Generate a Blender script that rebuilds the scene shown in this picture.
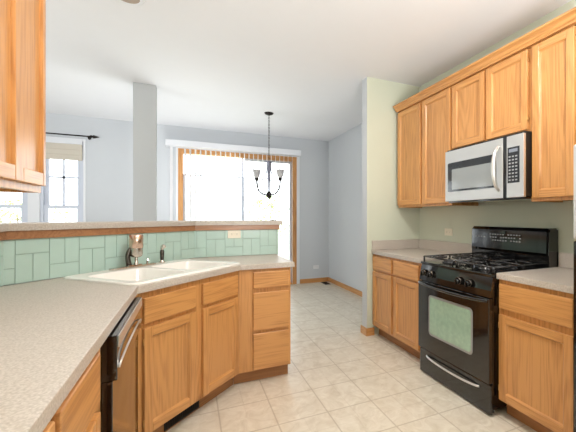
import bpy, bmesh, math, random
from mathutils import Vector, Matrix
PI = math.pi
random.seed(4)
for o in list(bpy.data.objects): bpy.data.objects.remove(o)
scene = bpy.context.scene
C = scene.collection

# ------------------------------------------------------------------ camera
cam_d = bpy.data.cameras.new('camera'); cam = bpy.data.objects.new('camera', cam_d); C.objects.link(cam)
cam.location = (0, 0, 1.2674); cam.rotation_euler = (PI/2, 0, -0.4333)
cam_d.sensor_fit = 'HORIZONTAL'; cam_d.sensor_width = 36.0
cam_d.lens = 337.6/576*36.0
cam_d.shift_x = (288-346.3)/576; cam_d.shift_y = (217.2-216)/576
cam_d.clip_start = 0.02
scene.camera = cam
# ------------------------------------------------------------------ sky, exposure
w = bpy.data.worlds.new('sky'); scene.world = w; w.use_nodes = True
bg = w.node_tree.nodes['Background']
bg.inputs[0].default_value = (0.96, 0.98, 1.0, 1); bg.inputs[1].default_value = 4.6
scene.view_settings.view_transform = 'Standard'; scene.view_settings.look = 'None'
scene.view_settings.gamma = 1; scene.view_settings.exposure = 0.12
scene.view_settings.use_curve_mapping = False

def portal(loc, rot, sx, sy):
    d = bpy.data.lights.new('daylight_portal', 'AREA'); d.shape = 'RECTANGLE'; d.size = sx; d.size_y = sy
    d.cycles.is_portal = True
    o = bpy.data.objects.new('daylight_portal', d); o.location = loc; o.rotation_euler = rot; C.objects.link(o)
portal((0.83, 6.40, 1.18), (-PI/2, 0, 0), 2.0, 2.4)
portal((-2.2, 6.40, 1.6), (-PI/2, 0, 0), 1.6, 1.6)
portal((-4.4, 2.8, 1.22), (0, -PI/2, 0), 2.15, 1.8)
portal((-2.5, -2.55, 1.2), (PI/2, 0, 0), 2.6, 2.2)
# the photographer's flash, bounced off the ceiling
fl = bpy.data.lights.new('bounce_light', 'SPOT'); fl.energy = 430; fl.color = (1, .985, .975); fl.spot_size = math.radians(150); fl.spot_blend = 1; fl.shadow_soft_size = .5
flo = bpy.data.objects.new('bounce_light', fl); flo.location = (1.0, -.8, 1.5); flo.rotation_euler = (math.radians(180-36), 0, -.15); C.objects.link(flo)
# unseen fill lamp added to brighten the dining side, aimed at the ceiling
f2 = fl.copy(); f2.energy = 85; f2.color = (.95, .98, 1); f2o = bpy.data.objects.new('bounce_light', f2)
f2o.location = (-.1, 5.0, .6); f2o.rotation_euler = (math.radians(180-8), 0, 0); C.objects.link(f2o)

# ------------------------------------------------------------------ materials
def newmat(name):
    m = bpy.data.materials.new(name); m.use_nodes = True
    return m, m.node_tree.nodes, m.node_tree.links, m.node_tree.nodes['Principled BSDF']
def s2l(c):
    return tuple(((v/255)/12.92 if v/255 <= .04045 else ((v/255+.055)/1.055)**2.4) for v in c) + (1,)
def plain(name, col, rough=.5, metal=0, coat=0, spec=.5, var=.04, scale=8, bump=0):
    m, n, l, b = newmat(name)
    tc = n.new('ShaderNodeTexCoord'); nz = n.new('ShaderNodeTexNoise'); nz.inputs['Scale'].default_value = scale
    nz.inputs['Detail'].default_value = 4
    l.new(tc.outputs['Object'], nz.inputs['Vector'])
    mx = n.new('ShaderNodeMix'); mx.data_type = 'RGBA'
    c = s2l(col)
    mx.inputs[6].default_value = tuple(min(1, v*(1-var)) for v in c[:3])+(1,)
    mx.inputs[7].default_value = tuple(min(1, v*(1+var)) for v in c[:3])+(1,)
    l.new(nz.outputs['Fac'], mx.inputs[0]); l.new(mx.outputs[2], b.inputs['Base Color'])
    b.inputs['Roughness'].default_value = rough; b.inputs['Metallic'].default_value = metal
    b.inputs['Coat Weight'].default_value = coat; b.inputs['Coat Roughness'].default_value = .08
    b.inputs['Specular IOR Level'].default_value = spec
    if bump:
        bp = n.new('ShaderNodeBump'); bp.inputs['Strength'].default_value = bump; bp.inputs['Distance'].default_value = .002
        nb = n.new('ShaderNodeTexNoise'); nb.inputs['Scale'].default_value = scale*20
        l.new(tc.outputs['Object'], nb.inputs['Vector'])
        l.new(nb.outputs['Fac'], bp.inputs['Height']); l.new(bp.outputs['Normal'], b.inputs['Normal'])
    return m
def oak(name, axis, light=(211, 153, 91), dark=(166, 108, 57), rough=.34):
    """grain runs along local axis 0 or 2"""
    m, n, l, b = newmat(name)
    tc = n.new('ShaderNodeTexCoord'); oi = n.new('ShaderNodeObjectInfo')
    ad = n.new('ShaderNodeVectorMath'); ad.operation = 'ADD'
    sc0 = n.new('ShaderNodeMath'); sc0.operation = 'MULTIPLY'; sc0.inputs[1].default_value = 37
    l.new(oi.outputs['Random'], sc0.inputs[0]); l.new(tc.outputs['Object'], ad.inputs[0]); l.new(sc0.outputs[0], ad.inputs[1])
    def mapped(s_along, s_across):
        mp = n.new('ShaderNodeMapping'); s = [s_across]*3; s[axis] = s_along
        mp.inputs['Scale'].default_value = s; l.new(ad.outputs[0], mp.inputs['Vector']); return mp
    m1 = mapped(.45, 5.5)
    n1 = n.new('ShaderNodeTexNoise'); n1.inputs['Scale'].default_value = 1; n1.inputs['Detail'].default_value = 2
    n1.inputs['Distortion'].default_value = .25
    l.new(m1.outputs[0], n1.inputs['Vector'])
    mu = n.new('ShaderNodeMath'); mu.operation = 'MULTIPLY'; mu.inputs[1].default_value = 95
    sn = n.new('ShaderNodeMath'); sn.operation = 'SINE'
    l.new(n1.outputs['Fac'], mu.inputs[0]); l.new(mu.outputs[0], sn.inputs[0])
    m2 = mapped(5, 190)
    n2 = n.new('ShaderNodeTexNoise'); n2.inputs['Scale'].default_value = 1; n2.inputs['Detail'].default_value = 3
    l.new(m2.outputs[0], n2.inputs['Vector'])
    m3 = mapped(.8, 3.2)
    n3 = n.new('ShaderNodeTexNoise'); n3.inputs['Scale'].default_value = 1
    l.new(m3.outputs[0], n3.inputs['Vector'])
    # combine: fac = .5+.22*sin + .5*(pores-.5) + .5*(broad-.5)
    a = n.new('ShaderNodeMath'); a.operation = 'MULTIPLY_ADD'; a.inputs[1].default_value = .12; a.inputs[2].default_value = -.17
    l.new(sn.outputs[0], a.inputs[0])
    b2 = n.new('ShaderNodeMath'); b2.operation = 'MULTIPLY_ADD'; b2.inputs[1].default_value = 1.0
    l.new(n2.outputs['Fac'], b2.inputs[0]); l.new(a.outputs[0], b2.inputs[2])
    c2 = n.new('ShaderNodeMath'); c2.operation = 'MULTIPLY_ADD'; c2.inputs[1].default_value = .6; c2.use_clamp = True
    l.new(n3.outputs['Fac'], c2.inputs[0]); l.new(b2.outputs[0], c2.inputs[2])
    rp = n.new('ShaderNodeValToRGB')
    rp.color_ramp.elements[0].position = .12; rp.color_ramp.elements[0].color = s2l(dark)
    rp.color_ramp.elements[1].position = .72; rp.color_ramp.elements[1].color = s2l(light)
    l.new(c2.outputs[0], rp.inputs[0]); l.new(rp.outputs[0], b.inputs['Base Color'])
    b.inputs['Roughness'].default_value = rough; b.inputs['Coat Weight'].default_value = .25; b.inputs['Coat Roughness'].default_value = .2
    bp = n.new('ShaderNodeBump'); bp.inputs['Strength'].default_value = .12; bp.inputs['Distance'].default_value = .001
    l.new(c2.outputs[0], bp.inputs['Height']); l.new(bp.outputs['Normal'], b.inputs['Normal'])
    return m
OAKV = oak('oak_vertical', 2); OAKH = oak('oak_horizontal', 0); OAKY = oak('oak_lengthways', 1)
OAKT = oak('oak_dark_trim', 0, (170, 122, 84), (126, 84, 54))
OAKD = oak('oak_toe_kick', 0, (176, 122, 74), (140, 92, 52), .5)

def floor_mat():
    m, n, l, b = newmat('vinyl_tile_floor')
    tc = n.new('ShaderNodeTexCoord')
    sp = n.new('ShaderNodeSeparateXYZ'); l.new(tc.outputs['Object'], sp.inputs[0])
    def lines(out, off, period, wid):
        a = n.new('ShaderNodeMath'); a.operation = 'ADD'; a.inputs[1].default_value = -off+100*period; l.new(sp.outputs[out], a.inputs[0])
        d = n.new('ShaderNodeMath'); d.operation = 'PINGPONG'; d.inputs[1].default_value = period/2; l.new(a.outputs[0], d.inputs[0])
        c = n.new('ShaderNodeMapRange'); c.inputs[1].default_value = wid*.5; c.inputs[2].default_value = wid*1.6
        c.inputs[3].default_value = 1; c.inputs[4].default_value = 0; l.new(d.outputs[0], c.inputs[0]); return c
    gx = lines(0, 1.135, .3225, .004); gy = lines(1, 2.045, .3165, .004)
    hx = lines(0, 1.135, .16125, .003); hy = lines(1, 2.045, .15825, .003)
    mxm = n.new('ShaderNodeMath'); mxm.operation = 'MAXIMUM'; l.new(gx.outputs[0], mxm.inputs[0]); l.new(gy.outputs[0], mxm.inputs[1])
    hm = n.new('ShaderNodeMath'); hm.operation = 'MAXIMUM'; l.new(hx.outputs[0], hm.inputs[0]); l.new(hy.outputs[0], hm.inputs[1])
    # the fine half-tile lines only show in some tiles
    nk = n.new('ShaderNodeTexNoise'); nk.inputs['Scale'].default_value = 2.3; l.new(tc.outputs['Object'], nk.inputs['Vector'])
    st = n.new('ShaderNodeMapRange'); st.inputs[1].default_value = .45; st.inputs[2].default_value = .62; st.inputs[3].default_value = 0; st.inputs[4].default_value = .4
    l.new(nk.outputs['Fac'], st.inputs[0])
    hh = n.new('ShaderNodeMath'); hh.operation = 'MULTIPLY'; l.new(hm.outputs[0], hh.inputs[0]); l.new(st.outputs[0], hh.inputs[1])
    gm = n.new('ShaderNodeMath'); gm.operation = 'MAXIMUM'; l.new(mxm.outputs[0], gm.inputs[0]); l.new(hh.outputs[0], gm.inputs[1])
    nz = n.new('ShaderNodeTexNoise'); nz.inputs['Scale'].default_value = 9; nz.inputs['Detail'].default_value = 8; nz.inputs['Roughness'].default_value = .65
    nz.inputs['Distortion'].default_value = 1.2
    l.new(tc.outputs['Object'], nz.inputs['Vector'])
    rp = n.new('ShaderNodeValToRGB'); e = rp.color_ramp.elements
    e[0].position = .3; e[0].color = s2l((206, 194, 172)); e[1].position = .68; e[1].color = s2l((232, 224, 208))
    l.new(nz.outputs['Fac'], rp.inputs[0])
    mx = n.new('ShaderNodeMix'); mx.data_type = 'RGBA'; mx.inputs[7].default_value = s2l((176, 160, 136))
    gs = n.new('ShaderNodeMath'); gs.operation = 'MULTIPLY'; gs.inputs[1].default_value = .65; l.new(gm.outputs[0], gs.inputs[0])
    l.new(gs.outputs[0], mx.inputs[0]); l.new(rp.outputs[0], mx.inputs[6]); l.new(mx.outputs[2], b.inputs['Base Color'])
    b.inputs['Roughness'].default_value = .3
    bp = n.new('ShaderNodeBump'); bp.inputs['Strength'].default_value = .25; bp.inputs['Distance'].default_value = .002; bp.invert = True
    l.new(gm.outputs[0], bp.inputs['Height']); l.new(bp.outputs['Normal'], b.inputs['Normal'])
    return m
def laminate():
    m, n, l, b = newmat('speckled_laminate')
    tc = n.new('ShaderNodeTexCoord')
    nz = n.new('ShaderNodeTexNoise'); nz.inputs['Scale'].default_value = 160; nz.inputs['Detail'].default_value = 3; l.new(tc.outputs['Object'], nz.inputs['Vector'])
    rp = n.new('ShaderNodeValToRGB'); e = rp.color_ramp.elements
    e[0].position = .34; e[0].color = s2l((176, 166, 154)); e[1].position = .62; e[1].color = s2l((200, 191, 181))
    l.new(nz.outputs['Fac'], rp.inputs[0])
    vo = n.new('ShaderNodeTexVoronoi'); vo.inputs['Scale'].default_value = 90; l.new(tc.outputs['Object'], vo.inputs['Vector'])
    r2 = n.new('ShaderNodeValToRGB'); r2.color_ramp.elements[0].position = .1; r2.color_ramp.elements[0].color = (1, 1, 1, 1)
    r2.color_ramp.elements[1].position = .2; r2.color_ramp.elements[1].color = (0, 0, 0, 1)
    l.new(vo.outputs['Distance'], r2.inputs[0])
    mx = n.new('ShaderNodeMix'); mx.data_type = 'RGBA'; mx.inputs[7].default_value = s2l((210, 202, 193))
    l.new(r2.outputs[0], mx.inputs[0]); l.new(rp.outputs[0], mx.inputs[6]); l.new(mx.outputs[2], b.inputs['Base Color'])
    b.inputs['Roughness'].default_value = .38
    return m
FLOOR = floor_mat(); LAM = laminate()
CEIL = plain('ceiling_paint', (236, 237, 240), .9, var=.01)
BLUE = plain('pale_blue_paint', (206, 210, 214), .8, var=.01)
SAGE = plain('sage_paint', (208, 213, 194), .75, var=.015)
PILLARM = plain('shaded_pillar_paint', (184, 187, 187), .8, var=.01)  # the pillar's shading is put into this darker grey
WHITE = plain('white_trim', (232, 234, 238), .45, var=.01)
VINYL = plain('white_vinyl', (214, 220, 232), .4, var=.01)
TILE = plain('sea_green_glazed_tile', (184, 210, 200), .22, var=.04, scale=14, coat=.3)
GROUT = plain('tile_grout', (160, 184, 174), .8)
SINKM = plain('white_porcelain', (244, 242, 236), .22, var=.01, coat=.15)
CHROME = plain('brushed_nickel', (204, 196, 186), .2, 1, var=.03)
DARKCH = plain('dark_nickel', (96, 90, 84), .25, 1)
STEEL = plain('stainless_steel', (226, 225, 223), .36, .85, var=.03, scale=3)
BLACK = plain('black_enamel', (12, 12, 13), .09, 0, coat=.5, spec=.6)
BLACKM = plain('black_matte', (22, 22, 22), .5)
IRON = plain('cast_iron_grate', (34, 34, 36), .24, spec=.6)
BRONZE = plain('dark_bronze_metal', (40, 34, 32), .4, .6)
PEWTER = plain('pewter_metal', (128, 130, 146), .4, .5)
IVORY = plain('ivory_plastic', (240, 232, 212), .4)
WPL = plain('white_plastic', (235, 236, 238), .4)
DGLASS = plain('dark_oven_glass', (26, 24, 22), .05, 0, coat=.8, spec=.8)
OVWIN = plain('oven_window_reflection', (160, 190, 168), .08, 0, coat=.8, var=.25, scale=30)  # pale green reflection is put into the glass colour
GREYB = plain('grey_window_border', (146, 146, 146), .3)
MWIN = plain('microwave_window_mesh', (150, 156, 158), .12, 0, coat=.6)
MWD = plain('microwave_dark_glass', (46, 48, 52), .08, 0, coat=.6)
BTN = plain('pale_button_print', (170, 172, 176), .4)
LCD = plain('grey_lcd', (140, 146, 160), .3)
FABRIC = plain('beige_shade_fabric', (206, 198, 184), .9, bump=.3)
BEIGE = plain('beige_reflector', (176, 160, 144), .4)
GRASS = plain('pale_grass', (212, 216, 196), .95, var=.15, scale=2)
SIDING = plain('pale_siding', (222, 226, 234), .7)
ROOFM = plain('grey_shingles', (170, 170, 176), .8)
LEAF = plain('yellow_green_leaves', (168, 184, 116), .7, var=.3)
BARK = plain('brown_bark', (110, 90, 70), .9)
COPPER = plain('warm_polished_nickel', (226, 196, 176), .22, 1)
HINGE = plain('brass_hinge', (196, 150, 90), .3, .8)
def glass_mat():
    m = bpy.data.materials.new('window_glass'); m.use_nodes = True; n = m.node_tree.nodes; l = m.node_tree.links; n.clear()
    o = n.new('ShaderNodeOutputMaterial'); t = n.new('ShaderNodeBsdfTransparent'); g = n.new('ShaderNodeBsdfGlossy')
    g.inputs['Roughness'].default_value = .02; t.inputs[0].default_value = (.96, .98, .98, 1)
    f = n.new('ShaderNodeFresnel'); f.inputs[0].default_value = 1.3; mx = n.new('ShaderNodeMixShader')
    l.new(f.outputs[0], mx.inputs[0]); l.new(t.outputs[0], mx.inputs[1]); l.new(g.outputs[0], mx.inputs[2]); l.new(mx.outputs[0], o.inputs[0])
    return m
GLASS = glass_mat()
def trans_mat(name, col, amt, rough=.6):
    m = bpy.data.materials.new(name); m.use_nodes = True; n = m.node_tree.nodes; l = m.node_tree.links; n.clear()
    o = n.new('ShaderNodeOutputMaterial'); d = n.new('ShaderNodeBsdfDiffuse'); t = n.new('ShaderNodeBsdfTranslucent')
    d.inputs[0].default_value = t.inputs[0].default_value = s2l(col)
    mx = n.new('ShaderNodeMixShader'); mx.inputs[0].default_value = amt
    l.new(d.outputs[0], mx.inputs[1]); l.new(t.outputs[0], mx.inputs[2]); l.new(mx.outputs[0], o.inputs[0]); return m
SLAT = trans_mat('translucent_white_vinyl', (253, 253, 254), .65)
FROST = trans_mat('frosted_glass', (222, 220, 220), .45)

# ------------------------------------------------------------------ helpers
def NB(): return bmesh.new()
def box(bm, x0, x1, y0, y1, z0, z1, bev=0, mi=0, seg=2):
    g = bmesh.ops.create_cube(bm, size=1)
    vs = g['verts']
    for v in vs:
        v.co = Vector(((x0+x1)/2+v.co.x*(x1-x0), (y0+y1)/2+v.co.y*(y1-y0), (z0+z1)/2+v.co.z*(z1-z0)))
    fs = list({f for v in vs for f in v.link_faces})
    for f in fs: f.material_index = mi
    if bev:
        es = list({e for v in vs for e in v.link_edges})
        r = bmesh.ops.bevel(bm, geom=es, offset=bev, segments=seg, affect='EDGES', profile=.6)
        for f in r['faces']: f.material_index = mi
    return bm
def cyl(bm, p0, p1, r0, r1=None, seg=16, mi=0):
    p0 = Vector(p0); p1 = Vector(p1); r1 = r0 if r1 is None else r1
    d = p1-p0; q = d.to_track_quat('Z', 'Y').to_matrix().to_4x4()
    M = Matrix.Translation((p0+p1)/2) @ q
    g = bmesh.ops.create_cone(bm, cap_ends=True, segments=seg, radius1=r0, radius2=r1, depth=d.length, matrix=M)
    for v in g['verts']:
        for f in v.link_faces: f.material_index = mi; f.smooth = len(f.verts) == 4
    return bm
def lathe(bm, prof, cx=0, cy=0, seg=24, mi=0):
    rings = []
    for r, z in prof:
        rings.append([bm.verts.new((cx+r*math.cos(2*PI*k/seg), cy+r*math.sin(2*PI*k/seg), z)) for k in range(seg)])
    for a, b in zip(rings, rings[1:]):
        for k in range(seg):
            f = bm.faces.new((a[k], a[(k+1) % seg], b[(k+1) % seg], b[k])); f.smooth = True; f.material_index = mi
    return bm
def tube(bm, pts, r, seg=8, mi=0, cap=True):
    pts = [Vector(p) for p in pts]; rings = []
    rr = r if isinstance(r, (list, tuple)) else [r]*len(pts)
    up = Vector((0, 0, 1)); prev = None
    for i, p in enumerate(pts):
        t = (pts[min(i+1, len(pts)-1)]-pts[max(i-1, 0)]).normalized()
        if prev is None:
            a = t.cross(up) if abs(t.dot(up)) < .95 else t.cross(Vector((1, 0, 0)))
        else: a = prev-t*prev.dot(t)
        a.normalize(); prev = a; b = t.cross(a)
        rings.append([bm.verts.new(p+rr[i]*(math.cos(2*PI*k/seg)*a+math.sin(2*PI*k/seg)*b)) for k in range(seg)])
    for a, b in zip(rings, rings[1:]):
        for k in range(seg):
            f = bm.faces.new((a[k], a[(k+1) % seg], b[(k+1) % seg], b[k])); f.smooth = True; f.material_index = mi
    if cap:
        for rg in (rings[0], rings[-1]):
            f = bm.faces.new(rg); f.material_index = mi
    return bm
def bez(p, n=14):
    out = []
    p = [Vector(q) for q in p]
    for i in range(n+1):
        t = i/n; q = p[:]
        while len(q) > 1: q = [a*(1-t)+b*t for a, b in zip(q, q[1:])]
        out.append(q[0])
    return out
def prism(bm, poly, z0, z1, holes=(), bev=0, mi=0):
    """polygon in plan, extruded up, with holes"""
    es = []
    for lp in [poly]+list(holes):
        vs = [bm.verts.new((x, y, z0)) for x, y in lp]
        es += [bm.edges.new((vs[i], vs[(i+1) % len(vs)])) for i in range(len(vs))]
    r = bmesh.ops.triangle_fill(bm, edges=es, use_beauty=True, use_dissolve=False)
    fs = [g for g in r['geom'] if isinstance(g, bmesh.types.BMFace)]
    e = bmesh.ops.extrude_face_region(bm, geom=fs)
    tv = [g for g in e['geom'] if isinstance(g, bmesh.types.BMVert)]
    for v in tv: v.co.z = z1
    bmesh.ops.recalc_face_normals(bm, faces=bm.faces[:])
    if bev:
        te = [ed for ed in bm.edges if ed.verts[0].co.z > z1-1e-6 and ed.verts[1].co.z > z1-1e-6 and
              any(f.normal.z < .5 for f in ed.link_faces) and len(ed.link_faces) == 2]
        bmesh.ops.bevel(bm, geom=te, offset=bev, segments=2, affect='EDGES', profile=.5)
    for f in bm.faces: f.material_index = mi
    return bm
def obj(name, bm, mats, parent=None, smooth=False):
    bmesh.ops.recalc_face_normals(bm, faces=bm.faces[:])
    me = bpy.data.meshes.new(name); bm.to_mesh(me); bm.free()
    if not isinstance(mats, (list, tuple)): mats = [mats]
    for m in mats: me.materials.append(m)
    o = bpy.data.objects.new(name, me); C.objects.link(o)
    if parent: o.parent = parent
    return o
def tag(o, label=None, cat=None, group=None, kind=None):
    if label: o['label'] = label
    if cat: o['category'] = cat
    if group: o['group'] = group
    if kind: o['kind'] = kind
    return o
def thing(name, label, cat, loc=(0, 0, 0), rotz=0, group=None):
    o = bpy.data.objects.new(name, None); C.objects.link(o); o.empty_display_size = .1
    o.location = loc; o.rotation_euler = (0, 0, rotz)
    return tag(o, label, cat, group)
def struct(name, bm, m, label=None):
    o = obj(name, bm, m); o['kind'] = 'structure'
    if label: o['label'] = label
    o['category'] = name.split('_')[0]
    return o
def B(*a, **k): return box(NB(), *a, **k)

# ------------------------------------------------------------------ room shell
H = 2.77
XL, XR, YB, YF = -4.2, 2.49, 6.22, -2.4
struct('floor', B(XL-.1, XR+.1, YF, YB+.12, -.1, 0), FLOOR, 'cream vinyl tile floor')
struct('ceiling', B(XL-.1, XR+.1, YF, YB+.12, H, H+.1), CEIL, 'white painted ceiling')
# back wall with a window opening and a patio door opening
bm = NB()
wx0, wx1, wz0, wz1 = -2.92, -1.445, .90, 2.395
dx0, dx1, dz1 = -.18, 1.835, 2.405
y0, y1 = YB, YB+.14
box(bm, XL, wx0, y0, y1, 0, H); box(bm, wx1, dx0, y0, y1, 0, H); box(bm, dx1, XR, y0, y1, 0, H)
box(bm, wx0, wx1, y0, y1, 0, wz0); box(bm, wx0, wx1, y0, y1, wz1, H); box(bm, dx0, dx1, y0, y1, dz1, H)
struct('wall_back', bm, BLUE, 'pale blue back wall with window and patio door')
struct('wall_dining_right', B(XR, XR+.1, 3.29, YB, 0, H), BLUE, 'pale blue right wall of the dining area')
bm = NB()
box(bm, XL-.1, XL, YF, 1.9, 0, H); box(bm, XL-.1, XL, 3.7, YB, 0, H); box(bm, XL-.1, XL, 1.9, 3.7, 0, .15); box(bm, XL-.1, XL, 1.9, 3.7, 2.3, H)  # out-of-view opening added to let more daylight in
struct('wall_family_left', bm, BLUE, 'pale blue left wall with an opening added for daylight')
struct('wall_kitchen_right', B(2.40, 2.58, YF, 3.18, 0, H), SAGE, 'sage green kitchen wall behind the range')
bm = B(1.715, 2.58, 3.18, 3.29, 0, H)
for f in bm.faces:
    c = f.calc_center_median()
    if c.y > 3.28 or c.x < 1.72: f.material_index = 1
struct('wall_stub', bm, [SAGE, BLUE], 'sage green stub wall at the end of the counter')
struct('wall_kitchen_left', B(-1.0, -.88, YF, 1.86, 0, H), SAGE, 'sage wall behind the left cabinets')
kp = [(-.88, 1.86), (-.88, 2.32), (.03, 3.23), (.77, 3.23), (.77, 3.35), (-.02, 3.35), (-1.0, 2.37), (-1.0, 1.86)]
struct('wall_knee', prism(NB(), kp, 0, 1.195), BLUE, 'half height wall carrying the bar ledge')
bm = NB()
box(bm, -1.2, 2.58, YF-.1, YF, 0, H); box(bm, XL-.1, -3.8, YF-.1, YF, 0, H); box(bm, -3.8, -1.2, YF-.1, YF, 2.3, H); box(bm, -3.8, -1.2, YF-.1, YF, 0, .1)
struct('wall_front', bm, BLUE, 'unseen wall behind the camera, added to cut daylight')  # added out of view to hold back daylight, opening lets some through
# baseboards
def basebd(name, bm): return struct(name, bm, [OAKY], 'oak baseboard')
basebd('baseboard_right', B(XR-.014, XR-.0005, 3.292, YB-.001, 0, .082, bev=.004))
o = struct('baseboard_back', B(1.90, XR-.016, YB-.014, YB-.0005, 0, .082, bev=.004), [OAKH], 'oak baseboard')
bm = NB(); box(bm, 1.700, 1.7145, 3.165, 3.305, 0, .082, bev=.004); box(bm, 1.7145, 1.80, 3.166, 3.1795, 0, .082, bev=.003)
struct('baseboard_stub', bm, [OAKH], 'oak baseboard round the stub wall')
struct('baseboard_left', B(-1.40, dx0-.13, YB-.014, YB-.0005, 0, .082, bev=.004), [OAKH], 'oak baseboard')
# pillar
struct('trim_pillar', B(-.576, -.353, 4.40, 4.52, 0, H-.001, bev=.004), PILLARM, 'square pillar with shade put into its grey')

# ------------------------------------------------------------------ window (twin, double hung)
def window_unit(nm, x0, x1):
    fr = NB(); zb, zt = wz0, wz1; t = .035
    box(fr, x0, x0+t, YB+.01, YB+.10, zb, zt); box(fr, x1-t, x1, YB+.01, YB+.10, zb, zt)
    box(fr, x0+t, x1-t, YB+.01, YB+.10, zb, zb+t); box(fr, x0+t, x1-t, YB+.01, YB+.10, zt-t, zt)
    w_ = obj(nm, fr, VINYL); w_['kind'] = 'structure'; w_['label'] = 'white double hung window'; w_['category'] = 'window'
    for (za, zc, yy, n_) in ((zb+t, 1.445, YB+.03, 'lower_sash'), (1.395, zt-t, YB+.062, 'upper_sash')):
        s = NB(); a = x0+t; b_ = x1-t; q = .05
        box(s, a, a+q, yy, yy+.03, za, zc); box(s, b_-q, b_, yy, yy+.03, za, zc)
        box(s, a+q, b_-q, yy, yy+.03, za, za+q); box(s, a+q, b_-q, yy, yy+.03, zc-q, zc)
        if n_ == 'upper_sash':
            xm = (a+b_)/2; box(s, xm-.015, xm+.015, yy+.008, yy+.022, za+q, zc-q)
            for k in (1, 2):
                zz = za+q+(zc-za-2*q)*k/2 - (.02 if k == 1 else 0)
                if k == 1: box(s, a+q, b_-q, yy+.008, yy+.022, zz-.015, zz+.015)
        so = obj(n_, s, VINYL, w_)
        obj('pane', B(a+q, b_-q, yy+.013, yy+.017, za+q, zc-q), GLASS, so)
window_unit('window_1', -1.95, -1.445); window_unit('window_2', -2.92, -2.08)
bm = NB()
box(bm, -2.08, -1.95, YB-.012, YB+.12, wz0, wz1); box(bm, -1.445, -1.415, YB-.014, YB-.0005, wz0-.06, wz1+.035, bev=.004)
box(bm, -2.98, -2.92, YB-.014, YB-.0005, wz0-.06, wz1+.035, bev=.004); box(bm, -2.92, -1.445, YB-.014, YB-.0005, wz1, wz1+.035)
box(bm, -3.0, -1.38, YB-.05, YB-.0005, wz0-.03, wz0, bev=.004)
struct('trim_1', bm, WHITE, 'white window casing and mullion')

# ------------------------------------------------------------------ patio door
f = NB()
box(f, dx0, dx0+.075, YB-.01, YB+.13, 0, dz1-.0); box(f, dx1-.075, dx1, YB-.01, YB+.13, 0, dz1)
box(f, dx0+.075, dx1-.075, YB-.01, YB+.13, dz1-.08, dz1); box(f, dx0+.075, dx1-.075, YB+.0, YB+.13, 0, .03)
dr = obj('door_1', f, [OAKV]); dr['kind'] = 'structure'; dr['label'] = 'sliding patio door in an oak frame'; dr['category'] = 'door'
xa, xm, xb = dx0+.075, .853, dx1-.075
s = NB(); yy = YB+.03
box(s, xa, xa+.03, yy, yy+.02, .03, 1.99); box(s, xm-.02, xm+.02, yy, yy+.02, .03, 1.99)
box(s, xa+.03, xm-.02, yy, yy+.02, 1.965, 1.99); box(s, xa+.03, xm-.02, yy, yy+.02, .03, .14)
so = obj('sliding_panel', s, VINYL, dr); obj('pane', B(xa+.03, xm-.02, yy+.008, yy+.012, .14, 1.965), GLASS, so)
s = NB(); yy = YB+.08
box(s, xm-.015, xm+.015, yy, yy+.02, .03, dz1-.08); box(s, xb-.04, xb, yy, yy+.035, .03, dz1-.08)
box(s, xm+.03, xb-.04, yy, yy+.035, .03, .14); box(s, xm+.03, xb-.04, yy, yy+.035, dz1-.12, dz1-.08)
so = obj('fixed_panel', s, VINYL, dr); obj('pane', B(xm+.03, xb-.04, yy+.015, yy+.02, .14, dz1-.12), GLASS, so)
bm = NB(); box(bm, dx0-.035, dx0-.001, YB-.013, YB-.0005, 0, dz1+.05, bev=.004); box(bm, dx1+.001, dx1+.06, YB-.013, YB-.0005, 0, dz1+.05, bev=.004)
box(bm, dx0-.001, dx1+.001, YB-.009, YB-.0005, dz1+.001, dz1+.05)
struct('trim_2', bm, WHITE, 'white casing round the patio door')

# ------------------------------------------------------------------ outdoors
o = obj('ground', B(-40, 40, 6.42, 60, -.35, -.15), GRASS); tag(o, 'pale grass outside the windows', 'ground', kind='structure')
def shrub(x, y, r, h, label):
    t = thing('shrub', label, 'shrub', (x, y, -.15)); bm = NB()
    for k in range(420):
        a = random.uniform(0, 2*PI); rr = r*random.uniform(.1, 1); z = random.uniform(.25, 1)*h; rr *= math.sin(PI*min(.97, z/h*.9))+.15
        p = Vector((rr*math.cos(a), rr*math.sin(a), z)); n_ = Vector((random.uniform(-1, 1), random.uniform(-1, 1), random.uniform(-1, 1))).normalized()
        u = n_.orthogonal().normalized()*.07; v_ = n_.cross(u)*.55
        bm.faces.new([bm.verts.new(p+q) for q in (-u, -v_, u, v_)])
    obj('foliage', bm, LEAF, t)
    bm = NB()
    for k in range(9):
        a = k*.7; tube(bm, [(0, 0, 0), (r*.3*math.cos(a), r*.3*math.sin(a), h*.5), (r*.6*math.cos(a), r*.6*math.sin(a), h*.85)], [.025, .015, .008], seg=5)
    obj('stem', bm, BARK, t)
shrub(2.5, 12.5, 1.1, 2.2, 'yellow green shrub outside behind the right of the patio door')
shrub(-4.3, 12.5, 1.2, 1.9, 'pale shrub outside the left window')

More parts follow.
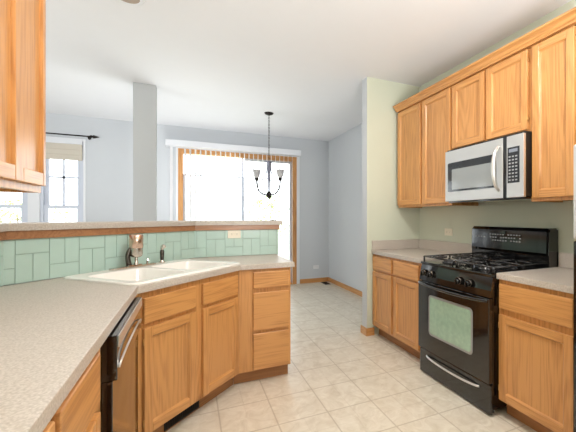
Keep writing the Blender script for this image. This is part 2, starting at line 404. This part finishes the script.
# ------------------------------------------------------------------ roman shade, curtain rod
for (a, b_, lab) in ((-1.945, -1.447, 'beige roman shade raised at the top of the window nearest the pillar'), (-2.915, -2.085, 'beige roman shade of the left window, mostly behind the wall cabinet')):
    t = thing('roman_shade', lab, 'shade', ((a+b_)/2, YB-.02, wz1), group='roman shades')
    hw = (b_-a)/2-.006
    obj('headrail', B(-hw, hw, -.008, .018, -.05, -.002), WHITE, t)
    bm = NB()
    for k in range(3):
        z = -.05-k*.075
        box(bm, -hw, hw, -.018+.006*k, .006, z-.09, z-.004, bev=.008)
    obj('fabric_fold', bm, FABRIC, t)
t = thing('curtain_rod', 'dark curtain rod with pointed finial above the left window', 'curtain rod', (-2.17, YB-.09, 2.462))
bm = cyl(NB(), (-.9, 0, 0), (.82, 0, 0), .010, seg=12); obj('rod', bm, BRONZE, t)
for sx in (-1, 1):
    bm = NB()
    x = .82 if sx > 0 else -.9
    tube(bm, [(x, 0, 0), (x+.02*sx, 0, 0), (x+.03*sx, 0, 0), (x+.05*sx, 0, 0), (x+.075*sx, 0, 0), (x+.12*sx, 0, 0)], [.012, .024, .014, .026, .018, .003], seg=12)
    obj('finial', bm, BRONZE, t)
for x in (-.8, .80):
    bm = NB(); cyl(bm, (x, 0, -.012), (x, .088, -.012), .006, seg=8); cyl(bm, (x, .08, -.012), (x, .089, -.012), .02, seg=12); obj('bracket', bm, BRONZE, t)

# ------------------------------------------------------------------ vertical blind
t = thing('vertical_blind', 'white vertical slat blind hanging open across the patio door', 'blind', (.76, YB-.10, 2.415))
obj('headrail', B(-1.12, 1.12, -.045, .085, 0, .10, bev=.006), WHITE, t)
n_s = 24
for k in range(n_s):
    x = -.835+k*(1.80/(n_s-1)); th = math.radians(72)
    bm = NB(); c, s_ = math.cos(th), math.sin(th); hwd = .0445
    prs = []
    for j in range(5):
        u = -hwd+2*hwd*j/4; bow = .006*(1-(u/hwd)**2)
        px, py = x+u*c-bow*s_, u*s_+bow*c
        prs.append((px, py))
    low = [bm.verts.new((p[0], p[1], -2.385)) for p in prs]; up = [bm.verts.new((p[0], p[1], -.03)) for p in prs]
    for j in range(4): f_ = bm.faces.new((low[j], low[j+1], up[j+1], up[j])); f_.smooth = True
    r = bmesh.ops.solidify(bm, geom=bm.faces[:], thickness=.0012)
    cyl(bm, (x, 0, -.035), (x, 0, 0), .004, seg=6)
    obj('slat', bm, SLAT, t)

bm = B(-1.06, -1.018, .03, .034, -2.385, -.002); obj('slat', bm, SLAT, t)

# ------------------------------------------------------------------ cabinets
def door(parent, x0, x1, z0, z1, y=-.02, hinge=None, st=.05):
    bm = NB(); d = .0195
    box(bm, x0, x0+st, y, y+d, z0, z1, bev=.004); box(bm, x1-st, x1, y, y+d, z0, z1, bev=.004)
    box(bm, x0+st+.0002, x1-st-.0002, y+.0004, y+d, z0+.0, z0+st, bev=.004, mi=1); box(bm, x0+st+.0002, x1-st-.0002, y+.0004, y+d, z1-st, z1, bev=.004, mi=1)
    # sloping inner moulding
    a0, a1, c0, c1 = x0+st, x1-st, z0+st, z1-st; m_ = .009; yb = y+.0135
    o_ = [bm.verts.new((a, y+.003, c)) for a, c in ((a0, c0), (a1, c0), (a1, c1), (a0, c1))]
    i_ = [bm.verts.new((a, yb, c)) for a, c in ((a0+m_, c0+m_), (a1-m_, c0+m_), (a1-m_, c1-m_), (a0+m_, c1-m_))]
    for k in range(4):
        f_ = bm.faces.new((o_[k], o_[(k+1) % 4], i_[(k+1) % 4], i_[k])); f_.material_index = 1 if k in (0, 2) else 0
    do = obj('door', bm, [OAKV, OAKH], parent)
    obj('panel', B(a0+m_*.5, a1-m_*.5, yb-.0005, y+d-.001, c0+m_*.5, c1-m_*.5), OAKV, do)
    if hinge:
        hx = x0-.003 if hinge == 'L' else x1+.003
        for zz in (z0+.07, z1-.07):
            bm = cyl(NB(), (hx, y+.006, zz-.018), (hx, y+.006, zz+.018), .0035, seg=8); obj('hinge', bm, HINGE, do)
    return do
def twin_door(parent, x0, x1, z0, z1):
    y = -.02; bm = NB(); d = .0195; st = [(x0, x0+.03), (x0+.172, x0+.238), (x1-.027, x1)]
    for a, b_ in st: box(bm, a, b_, y, y+d, z0, z1, bev=.003)
    ps = ((st[0][1], st[1][0]), (st[1][1], st[2][0]))
    for a, b_ in ps:
        for c0, c1 in ((z0, z0+.055), (z1-.055, z1)): box(bm, a+.0002, b_-.0002, y+.0004, y+d, c0, c1, bev=.003, mi=1)
    do = obj('door', bm, [OAKV, OAKH], parent)
    for a, b_ in ps: obj('panel', B(a, b_, y+.014, y+d-.001, z0+.055, z1-.055), OAKV, do)
    return do
def drawer(parent, x0, x1, z0, z1, y=-.02):
    return obj('drawer_front', B(x0, x1, y, y+.0195, z0, z1, bev=.007, seg=3), OAKH, parent)
def base_cab(label, loc, rot, w_, depth, items, top=.8755, kick=(0, 0), poly=None):
    t = thing('base_cabinet', label, 'cabinet', loc, rot)
    bm = NB()
    if poly: box(bm, 0, w_, 0, .02, .105, top); prism(bm, poly, .105, .125)
    else: box(bm, 0, w_, 0, depth, .105, top)
    obj('carcass', bm, OAKV, t)
    obj('toe_kick', B(kick[0], w_+kick[1], .07, .085, 0.0, .104), OAKD, t)
    for it in items:
        if it[0] == 'd': door(t, *it[1:5], hinge=it[5] if len(it) > 5 else None)
        else: drawer(t, *it[1:5])
    return t
def upper_cab(label, loc, rot, w_, depth, z0, z1, items):
    t = thing('wall_cabinet', label, 'cabinet', loc, rot)
    bm = NB()
    box(bm, 0, w_, 0, depth, z0+.012, z1)
    box(bm, 0, w_, 0, .02, z0, z0+.012); box(bm, 0, .015, .02, depth, z0, z0+.012); box(bm, w_-.015, w_, .02, depth, z0, z0+.012)
    obj('carcass', bm, OAKV, t)
    for it in items:
        if it[0] == 'd': door(t, *it[1:5], hinge=it[5] if len(it) > 5 else None)
        else: twin_door(t, *it[1:5])
    return t
W = 2.40
R_ = -PI/2
# right wall, upper
FX = W-.315
upper_cab('tall oak wall cabinet with two doors, left of the microwave', (FX, 3.135, 0), R_, .838, .31, 1.372, 2.425,
          [('d', .008, .408, 1.395, 2.404, 'L'), ('d', .44, .83, 1.395, 2.404, 'R')])
upper_cab('short oak wall cabinet with two doors above the microwave', (FX, 2.295, 0), R_, .753, .31, 1.845, 2.425,
          [('d', .015, .368, 1.862, 2.404, 'L'), ('d', .388, .738, 1.862, 2.404, 'R')])
upper_cab('tall oak wall cabinet with one wide door, right of the microwave', (FX, 1.540, 0), R_, .308, .31, 1.372, 2.425,
          [('d', .018, .292, 1.395, 2.404, 'R')])
upper_cab('oak wall cabinet cut off by the right edge of the photo', (FX, 1.230, 0), R_, .23, .31, 1.70, 2.425,
          [('d', .015, .215, 1.72, 2.404)])
# crown moulding
bm = NB(); prof = [(.0, 2.416), (-.008, 2.416), (-.010, 2.424), (-.022, 2.436), (-.030, 2.452), (-.045, 2.462), (-.052, 2.466), (-.052, 2.478), (0.0, 2.478)]
ya, yb_ = 3.135, 1.0
L0 = [bm.verts.new((FX-.021+x, ya, z)) for x, z in prof]; L1 = [bm.verts.new((FX-.021+x, yb_, z)) for x, z in prof]
for i in range(len(prof)):
    j = (i+1) % len(prof); bm.faces.new((L0[i], L0[j], L1[j], L1[i]))
bm.faces.new(L0); bm.faces.new(L1)
box(bm, FX-.021, FX+.02, yb_, ya, 2.4255, 2.478)
o = obj('crown_molding', bm, OAKY); tag(o, 'oak crown molding running along the top of the right wall cabinets', 'molding')
# right wall, base
BX = W-.61
base_cab('oak base cabinet with two drawers and two doors, left of the range', (BX, 3.178, 0), R_, .898, .605,
         [('r', .018, .385, .712, .852), ('r', .425, .815, .712, .852), ('d', .018, .385, .125, .695, 'L'), ('d', .425, .815, .125, .695, 'R')])
base_cab('oak base cabinet with one drawer and one door, right of the range', (BX, 1.546, 0), R_, .54, .605,
         [('r', .012, .47, .695, .848), ('d', .012, .47, .118, .655, 'L')])
# left wall upper
upper_cab('oak wall cabinet hanging at the upper left corner of the photo', (-.585, 1.416, 0), PI/2, .462, .29, 1.372, 2.425,
          [('t', .002, .452, 1.40, 2.404)])
# left run, base
base_cab('oak base cabinet below the left counter beside the dishwasher', (-.27, .90, 0), PI/2, .455, .605,
         [('r', .012, .365, .70, .852), ('d', .012, .365, .118, .668, 'R')])
base_cab('oak base cabinet at the near end of the left counter', (-.27, .28, 0), PI/2, .618, .605,
         [('r', .012, .60, .70, .852), ('d', .012, .30, .118, .668), ('d', .312, .60, .118, .668)])
# diagonal sink cabinet
s2 = math.sqrt(2)
dl = .839
base_cab('diagonal oak sink cabinet with two drawer fronts and two doors', (-.268, 2.019, 0), PI/4, dl, .58,
         [('r', .055, .408, .705, .842), ('r', .470, .818, .702, .842), ('d', .055, .408, .118, .682, 'L'), ('d', .470, .818, .118, .680, 'R')],
         poly=[(0, 0), (dl, 0), (dl+.24, .60), (-.15, .60), (-.20, .22)], kick=(0, .028))
# vent in its toe kick
o = thing('floor_register', 'black slotted register in the toe kick under the sink cabinet', 'vent', (-.268, 2.019, 0), PI/4)
bm = B(.25, .52, .062, .069, .012, .095, bev=.002)
obj('frame', bm, BLACKM, o)
bm = NB()
for k in range(16): box(bm, .258+k*.016, .265+k*.016, .057, .063, .022, .086)
obj('grille', bm, BRONZE, o)
base_cab('oak cabinet with a stack of three drawers at the end of the peninsula', (.327, 2.613, 0), 0, .395, .60,
         [('r', .104, .378, .727, .852), ('r', .104, .378, .408, .695), ('r', .104, .378, .115, .386)], kick=(-.028, -.003))

# ------------------------------------------------------------------ countertops
def rrect(cx, cy, w_, h_, r, n=5):
    out = []
    for (sx, sy, a0) in ((1, 1, 0), (-1, 1, PI/2), (-1, -1, PI), (1, -1, 3*PI/2)):
        for k in range(n+1):
            a = a0+PI/2*k/n; out.append((cx+sx*(w_/2-r)+r*math.cos(a), cy+sy*(h_/2-r)+r*math.sin(a)))
    return out
SS, SD = 2.39, 2.705                       # sink centre: X+Y, Y-X
sx_, sy_ = (SS-SD)/2, (SS+SD)/2
rot = lambda p: (sx_+(p[0]-p[1])/s2, sy_+(p[0]+p[1])/s2)
hole = [rot(p) for p in rrect(0, 0, .815, .515, .04)]
cp = [(-.879, -1.0), (-.244, -1.0), (-.244, 2.007), (.338, 2.589), (.748, 2.589), (.748, 3.218), (.035, 3.218), (-.879, 2.304)]
bm = prism(NB(), cp, .8765, .914, holes=[hole], bev=.003)
o = obj('countertop', bm, LAM); tag(o, 'long beige speckled countertop of the peninsula, bent round the sink', 'countertop')
def counter(label, ya, yb):
    t = thing('countertop', label, 'countertop', (W-.3, (ya+yb)/2, .8765))
    h_ = abs(yb-ya)/2
    obj('worktop', B(-.335, .299, -h_, h_, 0, .0375, bev=.004), LAM, t)
    bm = B(.281, .299, -h_, h_, .038, .140, bev=.003)
    if yb > 3: box(bm, -.330, .280, h_-.019, h_-.0005, .038, .140, bev=.003)
    obj('backsplash', bm, LAM, t)
counter('short beige countertop left of the range against the stub wall', 2.278, 3.179)
counter('beige countertop right of the range', 1.005, 1.547)

# ------------------------------------------------------------------ sink
t = thing('kitchen_sink', 'white double bowl drop-in sink set diagonally in the counter', 'sink', (sx_, sy_, .9145), PI/4)
bm = NB()
ow, oh = .885, .592
bowls = [(-.205, -.03, .375, .42), (.205, -.03, .375, .42)]
outer = rrect(0, 0, ow, oh, .05); outer2 = rrect(0, 0, ow-.016, oh-.016, .045)
def loop(pts, z): return [bm.verts.new((x, y, z)) for x, y in pts]
def bridge(a, b):
    n = len(a)
    for k in range(n):
        f_ = bm.faces.new((a[k], a[(k+1) % n], b[(k+1) % n], b[k])); f_.smooth = True
lo = loop(outer, 0); l1 = loop(outer, .006); l2 = loop(outer2, .012); bridge(lo, l1); bridge(l1, l2)
tops = [l2]
for (cx_, cy_, bw, bh) in bowls:
    a = loop(rrect(cx_, cy_, bw, bh, .06), .012); b_ = loop(rrect(cx_, cy_, bw-.02, bh-.02, .055), .002)
    c_ = loop(rrect(cx_, cy_, bw-.05, bh-.05, .05), -.14); d_ = loop(rrect(cx_, cy_, bw-.12, bh-.12, .04), -.165)
    bridge(a, b_); bridge(b_, c_); bridge(c_, d_); bm.faces.new(d_); tops.append(a)
es = []
for lp in tops:
    for k in range(len(lp)):
        es.append(bm.edges.get((lp[k], lp[(k+1) % len(lp)])))
bmesh.ops.triangle_fill(bm, edges=es, use_beauty=True)
obj('basin', bm, SINKM, t)
for (cx_, cy_, bw, bh) in bowls:
    bm = lathe(NB(), [(.001, -.160), (.025, -.160), (.04, -.158), (.045, -.163)], cx_, cy_, 20); obj('drain', bm, CHROME, t)
# faucet (stands on the back deck of the sink)
fz = .927
fc = rot((-.025, .245))
t = thing('kitchen_faucet', 'nickel faucet with tall cylinder spout head behind the sink', 'faucet', (fc[0], fc[1], fz), PI/4)
bm = prism(NB(), rrect(0, 0, .33, .058, .028), 0, .011, bev=.003); box(bm, -.05, .05, -.018, .018, .006, .018, bev=.005); obj('base_plate', bm, CHROME, t)
bm = tube(NB(), bez([(-.035, .0, .016), (-.05, 0, .08), (-.05, 0, .12), (-.01, -.01, .14)], 10), [.017-.0006*k for k in range(11)], seg=12)
obj('neck', bm, DARKCH, t)
bm = NB(); lathe(bm, [(.001, .066), (.024, .068), (.036, .076), (.040, .09), (.040, .130)], .006, -.014); obj('lower_body', bm, CHROME, t)
bm = NB(); lathe(bm, [(.040, .130), (.042, .132), (.042, .216), (.038, .222), (.0005, .222)], .006, -.014); obj('cylinder_head', bm, COPPER, t)
bm = NB(); lathe(bm, [(.014, .016), (.014, .03), (.010, .034), (.010, .07)], .006, -.014); obj('stem', bm, CHROME, t)
bm = tube(NB(), bez([(.10, 0, .006), (.10, 0, .03), (.09, -.02, .04)], 6), .007, seg=8); obj('lever', bm, CHROME, t)
sc = rot((.205, .252))
t = thing('side_sprayer', 'small nickel side sprayer right of the faucet', 'sprayer', (sc[0], sc[1], fz), PI/4)
bm = lathe(NB(), [(.0005, 0), (.024, 0), (.024, .006), (.015, .014), (.013, .02)]); obj('base', bm, CHROME, t)
bm = lathe(NB(), [(.011, .018), (.013, .03), (.015, .08), (.012, .095)]); obj('handle', bm, DARKCH, t)
bm = tube(NB(), bez([(0, 0, .09), (0, 0, .125), (-.005, -.015, .135), (-.012, -.035, .118)], 8), [.010, .011, .012, .013, .013, .013, .013, .014, .012], seg=10); obj('spray_head', bm, CHROME, t)

# ------------------------------------------------------------------ tile backsplash, in an alternating basket weave
def tiles(path, cell, phase):
    """path: straight run p0->p1, tiles stand on its front side"""
    p0, p1 = Vector(path[0]), Vector(path[1]); d = (p1-p0); L = d.length; d.normalize(); n_ = Vector((d.y, -d.x))
    bm = NB(); z0, z1 = .916, 1.150; g = .0024
    def slab(a, b, c, e, dep0, dep1, mi, bev=0):
        a = max(a, 0); b = min(b, L)
        if b-a < .006: return
        m = NB(); box(m, a, b, dep0, dep1, c, e, bev=bev, mi=mi)
        tmp = bpy.data.meshes.new('t'); m.to_mesh(tmp); m.free()
        k0 = len(bm.verts); bm.from_mesh(tmp); bpy.data.meshes.remove(tmp); bm.verts.ensure_lookup_table()
        for v in bm.verts[k0:]:
            q = p0+d*v.co.x+n_*v.co.y; v.co.x, v.co.y = q.x, q.y
    slab(0, L, z0, z1, .0005, .005, 1)
    k = 1; s_ = -phase; zz = (z1-z0)
    while s_ < L:
        h_ = cell/2
        if k % 2 == 0:
            slab(s_+g, s_+cell-g, z1-zz*.345+g, z1-g, .005, .009, 0, .0012)
            for j in (0, 1): slab(s_+j*h_+g*.7, s_+(j+1)*h_-g*.7, z0, z1-zz*.345-g, .005, .009, 0, .0012)
        else:
            slab(s_+g, s_+cell-g, z0, z0+zz*.345-g, .005, .009, 0, .0012)
            for j in (0, 1): slab(s_+j*h_+g*.7, s_+(j+1)*h_-g*.7, z0+zz*.345+g, z1-g, .005, .009, 0, .0012)
        s_ += cell; k += 1
    return bm
bs = thing('tile_backsplash', 'sea green tile backsplash in a basket weave behind the sink', 'backsplash', (0, 0, 0))
obj('diagonal_run', tiles(((-.88, 2.32), (.03, 3.23)), .1555, .1055), [TILE, GROUT], bs)
obj('end_run', tiles(((.034, 3.23), (.77, 3.23)), .1555, .06), [TILE, GROUT], bs)
obj('side_run', tiles(((-.88, 1.87), (-.88, 2.318)), .1555, .08), [TILE, GROUT], bs)
# ledge
lg = thing('bar_ledge', 'beige speckled raised bar ledge with oak trim above the tile', 'ledge', (0, 0, 1.195))
def off(d_, ex):   # front line moved forwards by d_
    k = d_*s2
    return (-.88+d_, 1.87), (-.88+d_, 2.32-k+d_+.0), (.03+k-d_, 3.23-d_), (.77+ex, 3.23-d_)
fr = off(.035, .035)
slab_p = list(fr)+[(.805, 3.60), (-.12, 3.60), (-1.25, 2.47), (-1.25, 1.87)]
obj('slab', prism(NB(), slab_p, .001, .040, bev=.005), LAM, lg)
fr = off(.022, .006); bk = off(.0005, 0)
tr = list(fr)+[(.776, 3.23), (bk[2][0], bk[2][1]), (bk[1][0], bk[1][1]), (-.8795, 1.87)]
obj('wood_trim', prism(NB(), tr, -.044, .0005), OAKT, lg)
o = obj('coaster', lathe(NB(), [(.0005, 0), (.030, 0), (.032, .004), (.0005, .006)]), BLACKM); o.location = (.735, 3.30, 1.2352)
tag(o, 'small flat dark coaster lying near the right end of the bar ledge', 'coaster')

# ------------------------------------------------------------------ outlets
def outlet(label, loc, rotz, mat, kind='duplex', hor=False):
    t = thing('outlet', label, 'outlet', loc, rotz)
    w_, h_ = (.057, .036) if hor else (.036, .057)
    obj('cover_plate', B(-w_, w_, -.006, 0, -h_, h_, bev=.002), mat, t)
    for s_ in (-1, 1):
        c = (s_*.022, 0) if hor else (0, s_*.022)
        bm = NB(); cyl(bm, (c[0], -.008, c[1]), (c[0], -.006, c[1]), .014, seg=16)
        so = obj('receptacle', bm, mat, t)
        bm = NB()
        for q in (-1, 1):
            if hor: box(bm, c[0]-.004, c[0]+.004, -.0085, -.0079, q*.005-.001, q*.005+.001)
            else: box(bm, q*.005-.001, q*.005+.001, -.0085, -.0079, c[1]-.004, c[1]+.004)
        obj('slot', bm, BLACKM, so)
outlet('ivory outlet with horizontal plate on the sea green tile', (.365, 3.2205, 1.112), 0, IVORY, hor=True)
outlet('ivory outlet on the sage wall left of the range', (W-.0005, 2.692, 1.116), R_, IVORY, hor=True)
outlet('white outlet low on the blue back wall near the corner', (2.227, YB-.0005, .297), 0, WPL, hor=True)

# ------------------------------------------------------------------ floor vent in the corner
t = thing('floor_vent', 'dark floor vent in the far dining corner', 'vent', (2.36, 6.04, .0005))
obj('frame', B(-.055, .055, -.13, .13, 0, .005, bev=.001), BRONZE, t)
bm = NB()
for k in range(14): box(bm, -.042, .042, -.115+k*.0165, -.108+k*.0165, .005, .008)
obj('grille', bm, BLACKM, t)

# ------------------------------------------------------------------ dishwasher
t = thing('dishwasher', 'black dishwasher under the left counter beside the sink cabinet', 'dishwasher', (-.27, 1.357, 0), PI/2)
wD = .612
obj('body', B(.003, wD-.003, .002, .57, .10, .870), BLACKM, t)
obj('door', B(0.001, wD-.001, -.034, .0, .115, .716, bev=.003), BLACK, t)
cpn = obj('control_panel', B(0.001, wD-.001, -.047, 0, .7165, .868, bev=.003), BLACK, t)
obj('edge_highlight', B(.006, wD-.006, -.052, -.0475, .826, .866, bev=.002), STEEL, cpn)  # bright steel stands in for the highlight along the panel's top edge
bm = tube(NB(), bez([(.03, -.047, .75), (.03, -.060, .80), (.30, -.060, .80), (.576, -.060, .80), (.576, -.047, .75)], 16), .004, seg=8)
obj('handle', bm, STEEL, t)
obj('toe_panel', B(.003, wD-.003, .05, .06, .0, .099), BLACKM, t)

# ------------------------------------------------------------------ gas range
t = thing('gas_range', 'black freestanding gas range with oven and storage drawer', 'range', (1.728, 2.274, 0), R_)
wR = .724
obj('body', B(.002, wR-.002, .012, .660, .04, .885, bev=.002), BLACK, t)
for x in (.05, wR-.05):
    for y in (.06, .58): obj('foot', cyl(NB(), (x, y, 0), (x, y, .041), .016, seg=12), BLACKM, t)
# storage drawer
sd = obj('storage_drawer', B(0, wR, -.006, .0115, .012, .203, bev=.006), BLACK, t)
bm = tube(NB(), bez([(.09, -.006, .158), (.11, -.040, .158), (.37, -.038, .140), (.61, -.040, .158), (.63, -.006, .158)], 18), .0075, seg=10)
obj('handle', bm, STEEL, sd)
# oven door
od = obj('oven_door', B(0, wR, -.024, .0115, .212, .752, bev=.008, seg=3), BLACK, t)
def flat_rr(x0, x1, z0, z1, r, y0, y1, mi=0):
    bm = NB(); prism(bm, rrect((x0+x1)/2, (z0+z1)/2, x1-x0, z1-z0, r), y0, y1)
    for v in bm.verts: v.co = Vector((v.co.x, v.co.z, v.co.y))
    return bm
obj('window_border', flat_rr(.136, .592, .345, .660, .03, -.0265, -.0235), GREYB, od)
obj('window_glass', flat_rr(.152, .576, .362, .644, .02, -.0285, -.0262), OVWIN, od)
bm = NB(); tube(bm, bez([(.012, -.02, .738), (.016, -.056, .738), (.362, -.060, .712), (.708, -.056, .738), (.712, -.02, .738)], 20), .012, seg=10)
obj('handle', bm, BLACK, od)
# sloped control panel
bm = NB(); pr = [(.0115, .757), (-.012, .757), (-.006, .80), (.012, .882), (.05, .886), (.05, .757)]
a = [bm.verts.new((0, y, z)) for y, z in pr]; b_ = [bm.verts.new((wR, y, z)) for y, z in pr]
for i in range(len(pr)): j = (i+1) % len(pr); bm.faces.new((a[i], a[j], b_[j], b_[i]))
bm.faces.new(a); bm.faces.new(b_)
cp_ = obj('control_panel', bm, BLACK, t)
for x in (.060, .145, .448, .545):
    bm = NB(); cyl(bm, (x, -.004, .822), (x, -.020, .819), .028, .026, seg=24, mi=1); cyl(bm, (x, -.020, .819), (x, -.038, .815), .020, .017, seg=20)
    box(bm, x-.004, x+.004, -.046, -.036, .797, .834, bev=.002)
    obj('knob', bm, [BLACK, DARKCH], cp_)
# cooktop
obj('cooktop', B(0, wR, .0, .60, .886, .905, bev=.006, seg=3), BLACK, t)
for (x, y) in ((.175, .15), (.175, .43), (.549, .15), (.549, .43)):
    bm = lathe(NB(), [(.0005, .904), (.055, .904), (.055, .912), (.045, .914), (.045, .920), (.040, .924), (.0005, .924)], x, y, 20, mi=0)
    obj('burner', bm, IRON, t)
for gx in (.175, .549):
    bm = NB(); g0, g1, h0, h1, zt = gx-.165, gx+.165, .03, .57, .945
    def bar(p, q, r=.0065): tube(bm, [p, q], r, seg=6)
    for x in (g0, g1): bar((x, h0, zt), (x, h1, zt))
    for y in (h0, (h0+h1)/2, h1): bar((g0, y, zt), (g1, y, zt))
    for y in (.15, .43):
        for k in range(8):
            a = k*PI/4+PI/8*0; r0, r1 = .03, .13
            p = (gx+r0*math.cos(a), y+r0*math.sin(a), zt+.004); q = (gx+r1*math.cos(a), y+r1*math.sin(a), zt)
            bar(p, q, .0055)
    for x in (g0, g1):
        for y in (h0, (h0+h1)/2, h1): bar((x, y, .906), (x, y, zt+.003), .008)
    obj('grate', bm, IRON, t)
# backguard
bm = NB(); pr = [(.560, .905), (.560, .99), (.545, 1.01), (.552, 1.165), (.572, 1.188), (.66, 1.188), (.66, .88), (.602, .88), (.602, .905)]
a = [bm.verts.new((.004, y, z)) for y, z in pr]; b_ = [bm.verts.new((wR-.004, y, z)) for y, z in pr]
for i in range(len(pr)): j = (i+1) % len(pr); bm.faces.new((a[i], a[j], b_[j], b_[i]))
bm.faces.new(a); bm.faces.new(b_)
es = [e for e in bm.edges if abs(e.verts[0].co.x-e.verts[1].co.x) < 1e-5 and e.verts[0].co.z > 1.0 and e.verts[1].co.z > 1.0 and min(e.verts[0].co.y, e.verts[1].co.y) < .6]
bmesh.ops.bevel(bm, geom=es, offset=.012, segments=3, affect='EDGES')
bg_ = obj('backguard', bm, BLACK, t)
for r in range(3):
    for k in range(12):
        if (r*5+k*3) % 7 == 0: continue
        x = .215+k*.025+.004*(r % 2); obj('button', B(x, x+.013, .5445, .549, 1.075+r*.024, 1.084+r*.024), BTN, bg_)
for k in range(4): obj('button', B(.06+k*.03, .075+k*.03, .5445, .549, 1.10, 1.106), BTN, bg_)
obj('display', B(.30, .37, .544, .549, 1.135, 1.156), DGLASS, bg_)

# ------------------------------------------------------------------ microwave
t = thing('microwave', 'stainless over-the-range microwave with black window and curved handle', 'microwave', (2.0, 2.288, 1.402), R_)
wM = .756; hM = .425
obj('body', B(.001, wM-.001, .022, .397, .006, hM+.015), BLACKM, t)
md = obj('door', B(0, .592, 0, .0215, .0, hM, bev=.003), STEEL, t)
obj('window_surround', flat_rr(.035, .535, .080, .322, .012, -.0025, .001), MWD, md)
obj('window_mesh', flat_rr(.085, .515, .095, .265, .008, -.0042, -.002), MWIN, md)
obj('latch_strip', B(.593, .622, .001, .0215, .0, hM, bev=.002), BLACK, t)
bm = tube(NB(), bez([(.560, -.002, .055), (.562, -.065, .09), (.563, -.070, .21), (.562, -.065, .335), (.560, -.002, .37)], 18), [.010+.006*math.sin(PI*k/18) for k in range(19)], seg=10)
obj('handle', bm, STEEL, md)
cp2 = obj('control_panel', B(.623, wM, 0, .0215, .0, hM, bev=.003), STEEL, t)
obj('keypad', B(.632, .725, -.003, .001, .10, .345, bev=.001), MWD, cp2)
for r in range(8):
    for k in range(3): obj('button', B( .643+k*.026, .658+k*.026, -.0045, -.0028, .115+r*.023, .124+r*.023), BTN, cp2)
obj('display', B(.645, .712, -.0045, -.0028, .31, .332), LCD, cp2)
obj('vent_grille', B(.01, wM-.01, .03, .38, -.012, .0055, bev=.003), BLACK, t)

# ------------------------------------------------------------------ refrigerator at the right edge
t = thing('refrigerator', 'black refrigerator sliver at the right edge of the photo', 'refrigerator', (1.645, 1.0, 0), R_)
obj('body', B(.004, .90, .055, .74, .02, 1.60), BLACKM, t)
obj('freezer_door', B(0, .90, -.0, .053, 1.165, 1.61, bev=.008), STEEL, t)
obj('door', B(0, .90, -.0, .053, .06, 1.155, bev=.008), BLACK, t)
for z0_, z1_ in ((.75, 1.13), (1.19, 1.45)):
    bm = tube(NB(), bez([(.84, 0, z0_), (.84, -.055, z0_+.03), (.84, -.055, z1_-.03), (.84, 0, z1_)], 10), .01, seg=8); obj('handle', bm, BLACK, t)

# ------------------------------------------------------------------ chandelier
t = thing('chandelier', 'dark bronze chandelier with frosted glass shades in the dining area', 'chandelier', (1.032, 4.886, 0), -.4333)
bm = lathe(NB(), [(.0005, 2.735), (.02, 2.737), (.055, 2.752), (.065, 2.7695)]); obj('canopy', bm, BRONZE, t)
bm = NB()
zc = 2.735; k = 0
while zc > 2.09:
    # chain links
    ax = k % 2
    pts = [((.008*math.cos(a) if ax else 0), (0 if ax else .008*math.cos(a)), zc-.014+.016*math.sin(a)) for a in [2*PI*i/8 for i in range(9)]]
    tube(bm, pts, .0028, seg=5, cap=False); zc -= .024; k += 1
obj('chain', bm, BRONZE, t)
bm = NB(); lathe(bm, [(.0005, 2.085), (.012, 2.08), (.016, 2.07), (.062, 2.066), (.062, 2.058), (.030, 2.052), (.026, 1.96), (.022, 1.90), (.016, 1.80), (.014, 1.64)], seg=16)
obj('center_column', bm, PEWTER, t)
bm = lathe(NB(), [(.010, 1.645), (.03, 1.62), (.042, 1.585), (.03, 1.555), (.012, 1.54), (.010, 1.528), (.0005, 1.518)], seg=16); obj('hub', bm, BRONZE, t)
for sgn, R1 in ((-1, .178), (1, .162)):
    bm = tube(NB(), bez([(sgn*.02, 0, 1.59), (sgn*R1*.55, 0, 1.585), (sgn*R1*1.0, 0, 1.64), (sgn*R1, 0, 1.80)], 14), .011, seg=8)
    arm = obj('arm', bm, BRONZE, t)
    obj('cup', lathe(NB(), [(.0005, 1.79), (.02, 1.795), (.028, 1.815), (.026, 1.835), (.012, 1.84)], sgn*R1, 0, 16), BRONZE, arm)
    bm = lathe(NB(), [(.018, 1.832), (.034, 1.845), (.046, 1.88), (.052, 1.92), (.062, 1.952), (.058, 1.952), (.048, 1.92), (.042, 1.88), (.030, 1.848)], sgn*R1, 0, 20)
    obj('glass_shade', bm, FROST, arm)
    bm = tube(NB(), bez([(sgn*.01, 0, 2.05), (sgn*.035, 0, 1.93), (sgn*.045, 0, 1.84), (sgn*.105, 0, 1.80)], 12), .007, seg=6); obj('scroll_rod', bm, PEWTER, t)
for sgn in (-1, 1):
    bm = tube(NB(), bez([(0, sgn*.01, 2.05), (0, sgn*.035, 1.93), (0, sgn*.045, 1.84), (0, sgn*.105, 1.80)], 12), .005, seg=6); obj('scroll_rod', bm, PEWTER, t)

# ------------------------------------------------------------------ recessed ceiling lights
def can(label, x, y, power):
    t = thing('recessed_light', label, 'ceiling light', (x, y, H), group='recessed ceiling lights')
    obj('trim_ring', lathe(NB(), [(.070, -.001), (.072, -.010), (.090, -.012), (.100, -.006), (.101, -.0005)], 0, 0, 32), WHITE, t)
    obj('reflector', lathe(NB(), [(.072, -.008), (.045, -.003), (.0005, -.002)], 0, 0, 32), BEIGE, t)
    if power:
        d = bpy.data.lights.new('lamp', 'AREA'); d.shape = 'DISK'; d.size = .13; d.energy = power; d.color = (1, .93, .84)
        lo_ = bpy.data.objects.new('lamp', d); lo_.location = (0, 0, -.013); lo_.parent = t; C.objects.link(lo_)
can('recessed light with white trim at the top edge of the photo', -.385, 2.705, 0)
can('recessed light above the range aisle', .9, 1.5, 20)
can('recessed light above the left counter', -.1, .6, 4)
can('recessed light behind the camera', 1.0, -.6, 14)
